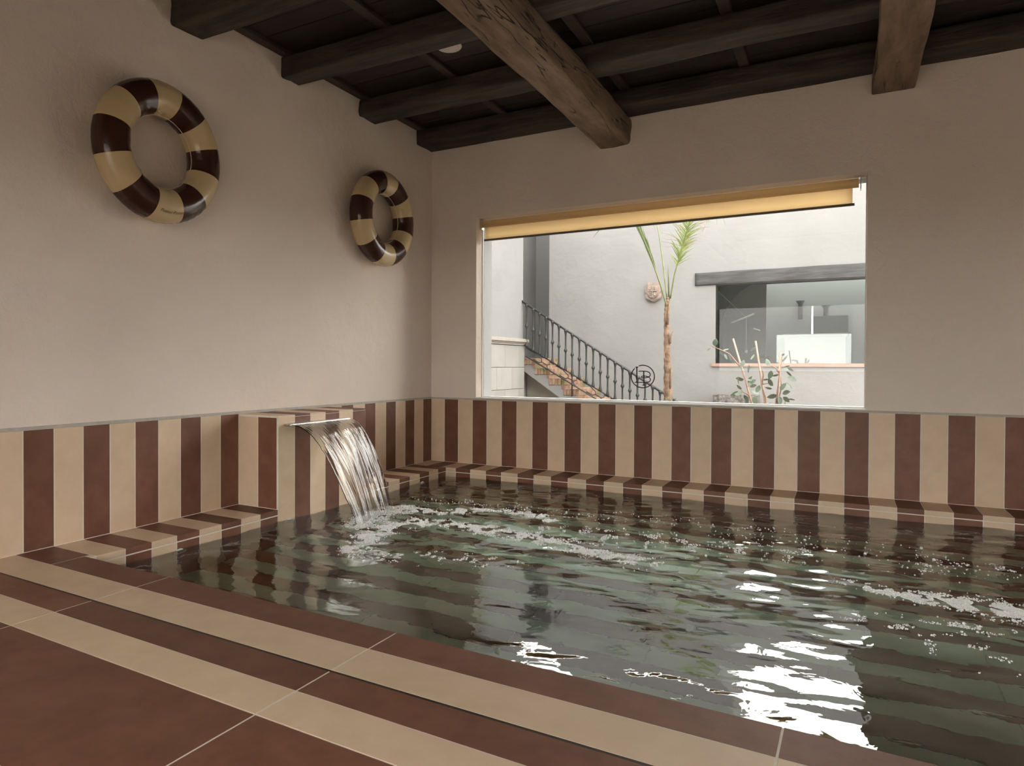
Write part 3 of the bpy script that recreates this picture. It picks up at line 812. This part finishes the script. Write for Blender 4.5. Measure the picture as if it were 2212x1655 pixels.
# railing
rl = empty('stair_railing', (-.1, 4.94, GZ), 'black wrought iron stair railing with turned balusters', 'railing')
RO = rl.location
def loc_(p): return (p[0]-RO.x, p[1]-RO.y, p[2]-RO.z)
RY_ = 4.94
def railz(u0, v0, u1, v1):
    a, b2 = at(u0, v0, y=RY_), at(u1, v1, y=RY_); return lambda x: a.z+(b2.z-a.z)*(x-a.x)/(b2.x-a.x)
ztop = railz(1126, 650, 1435, 851); zlow = railz(1137, 749, 1335, 868)
zl2 = railz(1137, 757, 1297, 867)
xa, xb_ = at(1126, 650, y=RY_).x, 1.35
def rail(name, f, x0, x1, r, flat=1.0): return link(name, tube_mesh([loc_((x0, RY_, f(x0))), loc_((x1, RY_, f(x1)))], r, 8, True, 'iron'), None, rl)
rail('handrail', ztop, xa, xb_, .019)
rail('lower_rail', zlow, at(1127, 743, y=RY_).x, 1.25, .012)
zbot = railz(1135, 753, 1300, 868)
z3 = railz(1139, 768, 1297, 867)
rail('lower_rail', lambda x: zlow(x)-.165, -1.2, .9, .011)
rail('guard_bar', lambda x: zlow(x)-.025, -1.2, -.95, .006)
us = [1137.5, 1151.7, 1165.6, 1179.4, 1193.4, 1207.2, 1221.8, 1236, 1251.5, 1266.5, 1281.5, 1297, 1313, 1329, 1345, 1361, 1377.5, 1394, 1410.5, 1426.5]
for i, u in enumerate(us):
    x = at(u, 760, y=RY_).x; z1 = ztop(x); z0 = zlow(x)
    post = (i == 7)
    h = z1-z0
    pr = [(.026, 0), (.028, .015), (.018, .06), (.0135, .10), (.013, h*.40), (.015, h*.44), (.028, h*.47), (.029, h*.50), (.015, h*.54), (.0135, h*.60), (.014, h*.86), (.021, h*.93), (.029, h*.97), (.029, h)]
    if post: pr = [(.012, -.36), (.012, -.05), (.020, -.03)]+pr
    link('newel' if post else 'baluster', lathe_mesh(pr, 8, 'iron'), None, rl, loc_((x, RY_, z0)))
# honeycomb scroll work under the lower rail
def scroll(x0, span):
    P = [(0, -.02), (.10, -.02), (.17, -.055), (.17, -.10), (.13, -.14), (.05, -.14)]
    Q = [(.17, -.10), (.24, -.10), (.28, -.06), (.28, -.02), (.34, -.02)]
    R_ = [(.24, -.10), (.25, -.15), (.32, -.165)]
    ms = []
    for L in (P, Q, R_):
        ms.append(tube_mesh([loc_((x0+a*span, RY_, zlow(x0+a*span)+b2)) for a, b2 in L], .0085, 6, True))
    link('scroll', join_meshes('scroll', ms, 'iron'), None, rl)
for k in range(4): scroll(-1.12+k*.46, 1.25)

# stone crest on the wall
cc = at(1411, 630, y=FWY-.05)
cr = empty('stone_crest', (cc.x, FWY-.002, cc.z), 'small carved stone coat of arms on the courtyard wall behind the palm', 'crest')
def crest_plate(pts, y0, y1, name, bev):
    bm = bmesh.new(); vs = [bm.verts.new((x, y0, z)) for x, z in pts]; f = bm.faces.new(vs)
    r = bmesh.ops.extrude_face_region(bm, geom=[f]); bmesh.ops.translate(bm, verts=[v for v in r['geom'] if isinstance(v, bmesh.types.BMVert)], vec=(0, y1-y0, 0))
    bmesh.ops.recalc_face_normals(bm, faces=bm.faces)
    bmesh.ops.bevel(bm, geom=bm.edges[:], offset=bev, segments=2, affect='EDGES')
    me = bpy.data.meshes.new(name); bm.to_mesh(me); bm.free(); me.materials.append(M['crest']); return link(name, me, None, cr)
scl = [(-.11, .15), (-.06, .17), (-.03, .14), (.03, .14), (.06, .175), (.11, .15), (.10, .11), (.14, .08), (.145, .0), (.12, -.03), (.14, -.08), (.11, -.13), (.05, -.15), (0, -.18), (-.05, -.15), (-.11, -.13), (-.14, -.08), (-.12, -.03), (-.145, 0), (-.14, .08), (-.10, .11)]
crest_plate(scl, 0, -.06, 'scroll_plate', .014)
crest_plate([(-.085, .10), (.085, .10), (.085, -.05), (.05, -.10), (0, -.125), (-.05, -.10), (-.085, -.05)], -.058, -.105, 'shield', .012)
for bx in (((-.006, -.10), (.006, .09)), ((-.075, -.005), (.075, .008)), ((-.06, .025), (-.022, .05)), ((-.056, .05), (-.046, .068)), ((-.036, .05), (-.026, .068)), ((.02, -.075), (.05, -.02)), ((.024, .02), (.034, .085)), ((.044, .02), (.054, .085)), ((-.05, -.03), (-.014, -.02)), ((-.05, -.055), (-.014, -.045))):
    (x0, z0), (x1, z1) = bx; box('relief', (x0, -.122, z0), (x1, -.100, z1), 'crest', cr, .004)

# shop window across the courtyard
w2 = empty('window_2', ((F0X+F1X)/2, FWY+.06, F0Z), 'wide shop window across the courtyard under the dark timber lintel', 'window', kind='structure')
wchild('glass_pane', [((F0X+.002, FWY+.05, F0Z+.022), (F1X-.002, FWY+.06, F1Z-.002))], 'pane2', w2)
wchild('sill', [((F0X-.05, FWY-.03, F0Z-.03), (F1X+.05, FWY+.2, F0Z+.02))], 'terracotta', w2)
o = link('lintel_beam', rough_beam(3.7, .12, .205, 33, .006, 'lintel', .08, 'x', 60), None, None, (1.305, FWY+.03, 2.225)); tag(o, 'dark grey timber lintel above the shop window across the courtyard', 'beam')
# room behind the shop window
SL0, SL1 = at(1752.5, 660, y=9.6), at(1756, 728, y=9.6)
rb = link('wall_shop', boxes_mesh('rb', [((.4, 9.6, GZ), (SL0.x, 9.8, 3.2)), ((SL1.x, 9.6, GZ), (5.3, 9.8, 3.2)), ((SL0.x, 9.6, GZ), (SL1.x, 9.8, SL1.z)), ((SL0.x, 9.6, SL0.z), (SL1.x, 9.8, 3.2)), ((.2, FWY+.28, GZ), (.4, 9.8, 3.2)), ((5.1, FWY+.28, GZ), (5.3, 9.6, 3.2)), ((.4, FWY+.28, 3.0), (5.1, 8.7, 3.2))], 'room_light'))  # roof stops short at the back: added gap that lets daylight in
tag(rb, 'pale inner walls of the room behind the shop window', 'wall', kind='structure')
# dark partition with a round opening
cpt = at(1662, 712, y=7.35); rad = cpt.x-at(1556, 712, y=7.35).x
bm = bmesh.new()
outer = [(.45, GZ), (cpt.x+.02+rad*0, GZ)]
n = 40
V, F = [], []
X0p, X1p, Z0p, Z1p = .45, cpt.x+.02, GZ, 3.0
for yy in (7.35, 7.40):
    for i in range(n+1):
        a = PI/2+PI*i/n
        V.append((cpt.x+rad*math.cos(a), yy, cpt.z+rad*1.05*math.sin(a)))
    for i in range(n+1):
        a = PI/2+PI*i/n; ca, sa = math.cos(a), math.sin(a)
        k = 1e9
        if ca < -1e-6: k = min(k, (X0p-cpt.x)/ca)
        if sa > 1e-6: k = min(k, (Z1p-cpt.z)/sa)
        if sa < -1e-6: k = min(k, (Z0p-cpt.z)/sa)
        V.append((cpt.x+k*ca, yy, cpt.z+k*sa))
m1 = n+1
for i in range(n):
    F += [(i, i+1, m1+i+1, m1+i), (2*m1+i+1, 2*m1+i, 3*m1+i, 3*m1+i+1), (i+1, i, 2*m1+i, 2*m1+i+1)]
bm.free()
me = mesh_py('partition', V, F); me.materials.append(M['room_dark']); o = link('wall_partition', me); tag(o, 'dark grey partition with a large round opening behind the shop window', 'partition', kind='structure')
pb = at(1655, 700, y=8.2)
o = box('wall_beige', (.45, 8.2, GZ), (pb.x, 8.25, 3.0), 'room_beige'); tag(o, 'beige inner wall seen through the round opening', 'wall', kind='structure')
p0 = at(1690, 722, y=8.6); p1 = at(1832, 790, y=8.6)
ct = empty('counter', ((p0.x+p1.x)/2, 8.8, GZ), 'white counter standing inside the shop window room', 'counter')
box('counter_body', (-(p1.x-p0.x)/2+.04, -.15, 0), ((p1.x-p0.x)/2-.04, .25, p0.z-GZ-.05), 'lamp_white', ct, .004)
box('counter_top', (-(p1.x-p0.x)/2, -.2, p0.z-GZ-.05), ((p1.x-p0.x)/2, .28, p0.z-GZ), 'lamp_white', ct, .004)
p0 = at(1757, 683, y=9.2); p1 = at(1832, 720, y=9.2)
o = empty('wall_shelf', ((p0.x+p1.x)/2, 9.4, p1.z), 'dark grey shelf box on the pale wall above the white counter', 'shelf')
box('shelf_box', (-(p1.x-p0.x)/2, -.2, 0), ((p1.x-p0.x)/2, .198, p0.z-p1.z), 'room_dark', o, .004); box('shelf_lip', (-(p1.x-p0.x)/2-.02, -.22, -.03), ((p1.x-p0.x)/2+.02, .198, -.001), 'room_dark', o, .004)
for (u, v0, v1, lab) in ((1729, 650, 690, 'dark wall lamp behind the shop window, nearer the round opening'), (1784, 660, 695, 'dark wall lamp behind the shop window above the shelf box')):
    a, b2 = at(u, v0, y=9.5), at(u, v1, y=9.5)
    o = empty('wall_lamp', (a.x, 9.5, b2.z), lab, 'lamp')
    link('shade', lathe_mesh([(.04, 0), (.045, .05), (.04, (a.z-b2.z)*.8), (.08, (a.z-b2.z))], 14, 'room_dark'), None, o); box('arm', (-.02, 0, .08), (.02, .099, .12), 'room_dark', o)
# pendant of slim white bars on cords
pa, pb2 = at(1580, 698, y=7.0), at(1629, 678, y=7.0); pc = at(1612, 686, y=7.0)
o = empty('pendant_lamp', (pc.x, 7.0, pc.z), 'slim white bar pendant on thin cords inside the round opening', 'lamp')
def prl(p): return (p.x-pc.x, p.y-7.0, p.z-pc.z)
link('light_bar', tube_mesh([prl(pa), prl(pb2)], .014, 8, True, 'lamp_white'), None, o)
link('cord', tube_mesh([prl(pc), prl(at(1548, 626, y=7.0))], .004, 6, True, 'lamp_white'), None, o)
link('cord', tube_mesh([prl(pc), prl(at(1612, 760, y=7.0))], .004, 6, True, 'lamp_white'), None, o)
link('weight', tube_mesh([prl(at(1612, 757, y=7.0)), prl(at(1612, 764, y=7.0))], .02, 10, True, 'lamp_white'), None, o)
link('light_bar', tube_mesh([prl(at(1628, 710, y=7.0)), prl(at(1642, 714, y=7.0))], .01, 8, True, 'lamp_white'), None, o)

# stone trough by the wall
a, b2 = at(1540, 853, y=5.75), at(1636, 875, y=5.75)
tr_ = empty('stone_trough', ((a.x+b2.x)/2, 5.9, GZ), 'rough dark stone trough at the foot of the courtyard wall', 'trough')
hw = (b2.x-a.x)/2; hh = a.z-GZ
link('basin', boxes_mesh('basin', [((-hw, -.15, 0), (hw, .17, hh*.75)), ((-hw, -.15, hh*.75), (hw, -.10, hh)), ((-hw, .12, hh*.75), (hw, .17, hh)), ((-hw, -.10, hh*.75), (-hw+.05, .12, hh)), ((hw-.05, -.10, hh*.75), (hw, .12, hh))], 'trough'), None, tr_)
link('gravel', boxes_mesh('gr', [((-hw+.05, -.10, hh*.75), (hw-.05, .12, hh*.9))], 'trough'), None, tr_)

# ------------------------------------------------------------------ palm
PY_ = 4.4
pb_ = at(1443, 868, y=PY_); pt_ = at(1441, 668, y=PY_)
palm = empty('palm_tree', (pb_.x, PY_, GZ), 'slim young palm with a peeling brown trunk in front of the stair', 'palm')
PO = palm.location
def pl(p): return (p[0]-PO.x, p[1]-PO.y, p[2]-PO.z)
tp = []; rr = []
for (u, v, r) in ((1444, 1000, .075), (1443, 868, .062), (1442, 800, .05), (1441, 760, .044), (1440, 715, .038), (1440, 680, .036), (1441, 655, .032), (1443, 640, .02)):
    tp.append(pl(at(u, min(v, 868), y=PY_) if v <= 868 else Vector((pb_.x, PY_, GZ)))); rr.append(r)
P2, R2 = [], []
for i in range(len(tp)-1):
    for k in range(8):
        f = k/8; P2.append(Vector(tp[i]).lerp(Vector(tp[i+1]), f)); R2.append((rr[i]+(rr[i+1]-rr[i])*f)*(1+.12*math.sin((i*8+k)*1.9)))
link('trunk', tube_mesh(P2, R2, 14, True, 'bark'), None, palm)
for (u, v, s, h, du) in ((1437, 758, -1, .38, -3), (1449, 795, 1, .30, 3), (1436, 825, -1, .28, -2), (1449, 715, 1, .18, 5), (1444, 655, 1, .30, 2), (1438, 672, -1, .22, -2)):
    a = at(u, v, y=PY_-.03); b2 = a+Vector((0, 0.01, -h)); 
    link('leaf_base', tube_mesh([pl(b2+Vector((-s*.01, 0, 0))), pl(a.lerp(b2, .4)), pl(a+Vector((du*.006, 0, .0)))], [.03, .024, .012], 8, True, 'bark', .5), None, palm)
def frond(pix, r0, leaves, mat_l, name, spread, length, density, droop=.0, side=(1, -1), depth=0.0, start=.2, mat_r='stalk', ext=.9):
    P = [at(u, v, y=PY_+depth*i/(len(pix)-1)) for i, (u, v) in enumerate(pix)]
    d = (P[-1]-P[-2]).normalized()
    for k in range(1, 4): P.append(P[-1]+d*(ext/3)+Vector((d.x*.05*k, .03*k, -.05*k*k*ext)))
    Q = []
    for i in range(len(P)-1):
        for k in range(6): Q.append(P[i].lerp(P[i+1], k/6))
    Q.append(P[-1])
    f = link(name, tube_mesh([pl(q) for q in Q], [r0*(1-.85*i/(len(Q)-1)) for i in range(len(Q))], 7, True, mat_r, .7), None, palm)
    V, F = [], []
    nL = leaves
    for i in range(nL):
        s_ = start+(1-start)*i/(nL-1); idx = s_*(len(Q)-1); k = min(int(idx), len(Q)-2); q = Q[k].lerp(Q[k+1], idx-k); tdir = (Q[k+1]-Q[k]).normalized()
        for sd in side:
            if random.random() > density: continue
            out = Vector((sd*spread*random.uniform(.6, 1.3), random.uniform(-.5, .5)*spread, 0))
            dr = (tdir*1.0+out).normalized(); L = length*random.uniform(.55, 1.1)*(1-.5*abs(s_-.55))
            wv = (.006 if mat_l == 'leafy' else .010) if mat_l != 'wisp' else .0035
            nrm = dr.cross(Vector((0, 1, .3))).normalized()
            n0 = len(V); K = 5
            for j in range(K):
                e = j/(K-1); c = q+dr*L*e+Vector((0, 0, -droop*L*e*e*random.uniform(.6, 1.3)))
                ww = wv*(1-e**1.6)+.0006; fold = Vector((0, -.3*ww, 0))
                V += [c-nrm*ww, c+fold, c+nrm*ww]
            for j in range(K-1):
                a = n0+j*3; F += [(a, a+3, a+4, a+1), (a+1, a+4, a+5, a+2)]
    me = mesh_py('leaflets', [pl(v) for v in V], F, True); me.materials.append(M[mat_l]); link('leaflets', me, None, f)
    return f
frond([(1442, 668), (1428, 619), (1404, 548), (1380, 492)], .020, 34, 'leafd', 'frond', .10, .5, 1, 0, depth=-.3, start=.25)
frond([(1441, 645), (1432, 566), (1421, 489)], .016, 12, 'wisp', 'frond', .8, .35, .8, .5, depth=.3, start=.45)
f3 = frond([(1448, 645), (1457, 593), (1473, 534), (1489, 481)], .015, 95, 'leafy', 'frond', .8, .33, .95, .2, depth=-.15, start=.22)
frond([(1448, 645), (1458, 593), (1474, 534), (1490, 481)], .004, 44, 'wisp', 'frond', 1.2, .46, .85, .5, depth=-.12, start=.3, mat_r='wisp')
link('spear_leaf', tube_mesh([pl(at(1445, 650, y=PY_)), pl(at(1444, 600, y=PY_)), pl(at(1443, 556, y=PY_))], [.012, .010, .002], 6, True, 'stalk'), None, palm)
# weeds at the palm's foot
wd_ = empty('weed_clump', (pb_.x+.07, PY_-.15, GZ), 'small green weed clump growing at the foot of the palm', 'weed')
V, F = [], []
for i in range(60):
    a = random.uniform(0, 2*PI); b2 = random.uniform(.1, .9); h = random.uniform(.42, .62); rr_ = random.uniform(0, .09)
    c = Vector((rr_*math.cos(a), rr_*math.sin(a)*.6, h)); d = Vector((math.cos(a), math.sin(a), b2)).normalized()*random.uniform(.03, .06); n_ = d.cross(Vector((0, 0, 1))).normalized()*.012
    k = len(V); V += [c, c+d*.5+n_, c+d, c+d*.5-n_]; F.append((k, k+1, k+2, k+3))
me = mesh_py('leaves', V, F); me.materials.append(M['leafd']); link('leaves', me, None, wd_)
link('stems', join_meshes('st', [tube_mesh([(0, 0, 0), (dx*.5, dy*.5, .3), (dx, dy, .55)], .004, 5) for dx, dy in ((.05, 0), (-.04, .02), (.0, -.04), (.06, .03))], 'stalk'), None, wd_)

# ------------------------------------------------------------------ saplings
def leaf_mesh(L, wv):
    P = [(0, 0), (.25, .42), (.5, .5), (.75, .36), (1, 0)]
    V, F = [], []
    for (t_, w_) in P: V += [(t_*L, -w_*wv, .12*w_*wv-.10*t_*t_*L), (t_*L, 0, -.10*t_*t_*L), (t_*L, w_*wv, .12*w_*wv-.10*t_*t_*L)]
    for j in range(4): a = j*3; F += [(a, a+3, a+4, a+1), (a+1, a+4, a+5, a+2)]
    me = mesh_py('leaf', V, F, True); me.materials.append(M['leaf']); return me
LM = leaf_mesh(.095, .062); LM2 = leaf_mesh(.075, .026)
def sapling(yp, stems, canes, leaves, label, branches=()):
    u0, v0 = stems[0][0]; b0 = at(u0, v0, y=yp)
    o = empty('sapling', (b0.x, yp, GZ), label, 'plant', 'staked saplings in the courtyard'); O = o.location
    def q(p): return (p.x-O.x, p.y-O.y, p.z-O.z)
    for s in stems:
        pts = [at(u, v, y=yp+.02*math.sin(i*2)) for i, (u, v) in enumerate(s)]
        if s is stems[0]: pts = [Vector((pts[0].x, yp, GZ))]+pts
        link('stem', tube_mesh([q(p) for p in pts], [.010-.006*i/(len(pts)-1) for i in range(len(pts))], 6, True, 'twig'), None, o)
    for (u, v, u2, v2) in canes:
        a, b2 = at(u, v, y=yp+.03), at(u2, v2, y=yp+.03); a = a+(a-b2)*((a.z-GZ)/(b2.z-a.z)) 
        link('cane', tube_mesh([q(a), q(b2)], .011, 7, True, 'cane'), None, o)
    for (u, v, ang, big) in leaves:
        p = at(u, v, y=yp+random.uniform(-.06, .06))
        lf = link('leaf', LM if big else LM2, None, o, q(p)); a = math.radians(ang)
        lf.rotation_euler = (Matrix.Rotation(random.uniform(-.5, .5), 3, 'Z') @ Matrix.Rotation(-a, 3, 'Y') @ Matrix.Rotation(random.uniform(.5, 1.2)*random.choice((-1, 1)), 3, 'X')).to_euler()
        lf.scale = (random.uniform(.9, 1.25),)*3
    return o
Z7 = lambda x, y_: (1480+x*.2115, 540+y_*.2115)
def Z(L): return [Z7(*p) for p in L]
sapling(3.7, [Z([(690, 1590), (650, 1480), (620, 1330), (575, 1190)]), Z([(650, 1480), (590, 1450), (545, 1400)]), Z([(560, 1190), (450, 1060), (340, 1010), (260, 980)])], [(*Z7(690, 1590), *Z7(490, 905))],
    [(*Z7(*p), a, b2) for p, a, b2 in (((600, 1320), 180, 1), ((550, 1375), 100, 1), ((620, 1400), 40, 1), ((660, 1400), 20, 1), ((640, 1360), 60, 1), ((680, 1440), -20, 1), ((590, 1450), 200, 1), ((560, 1470), -80, 1), ((540, 1440), 220, 1), ((600, 1480), -60, 1), ((640, 1500), -100, 1), ((690, 1500), -60, 1), ((660, 1360), 30, 1), ((580, 1420), 150, 1), ((270, 985), 160, 0), ((300, 985), 80, 1), ((260, 1000), 220, 0), ((350, 1040), -40, 0), ((400, 1060), -60, 0), ((440, 1080), -50, 0), ((380, 1030), 20, 0), ((460, 1080), -80, 0), ((570, 1200), 70, 1), ((640, 1200), -80, 0), ((715, 990), 230, 1), ((710, 1060), 240, 0))],
    'bushy staked sapling with round green leaves, leaning on a pink cane by the stone trough')
sapling(3.3, [Z([(830, 1590), (820, 1500), (780, 1380), (760, 1230), (735, 1090), (720, 960)]), Z([(785, 1370), (900, 1355)]), Z([(780, 1390), (800, 1280), (780, 1180)])], [(*Z7(790, 1400), *Z7(720, 930))],
    [(*Z7(*p), a, b2) for p, a, b2 in (((760, 1380), 250, 1), ((650, 1170), -80, 0), ((760, 1100), 20, 0), ((800, 1110), 10, 0), ((790, 1330), 10, 0), ((690, 1330), 180, 0), ((830, 1595), 40, 0))],
    'thin almost leafless sapling between the two leafier ones')
sapling(3.2, [Z([(920, 1600), (940, 1450), (960, 1320), (965, 1260), (990, 1130), (985, 1060)]), Z([(940, 1600), (985, 1400), (975, 1290)]), Z([(965, 1260), (920, 1200), (870, 1180)])], [(*Z7(940, 1595), *Z7(978, 1050))],
    [(*Z7(*p), a, b2) for p, a, b2 in (((870, 1190), 120, 1), ((880, 1230), -100, 1), ((990, 1240), 30, 1), ((960, 1270), 200, 0), ((1010, 1200), 20, 0), ((1030, 1240), -40, 0), ((1040, 1200), -30, 0), ((1040, 1300), -20, 1), ((1030, 1350), -50, 0), ((1050, 1370), -50, 0), ((900, 1390), 130, 1), ((890, 1420), 170, 0), ((970, 1440), 60, 1), ((960, 1490), -80, 1), ((990, 1470), 20, 1), ((970, 1500), -110, 1), ((940, 1480), 200, 1), ((1000, 1500), -40, 1), ((1020, 1530), -90, 0), ((1050, 1525), 0, 0), ((1000, 1140), 60, 0))],
    'tall staked sapling with paired canes and drooping leaves, farthest from the palm')
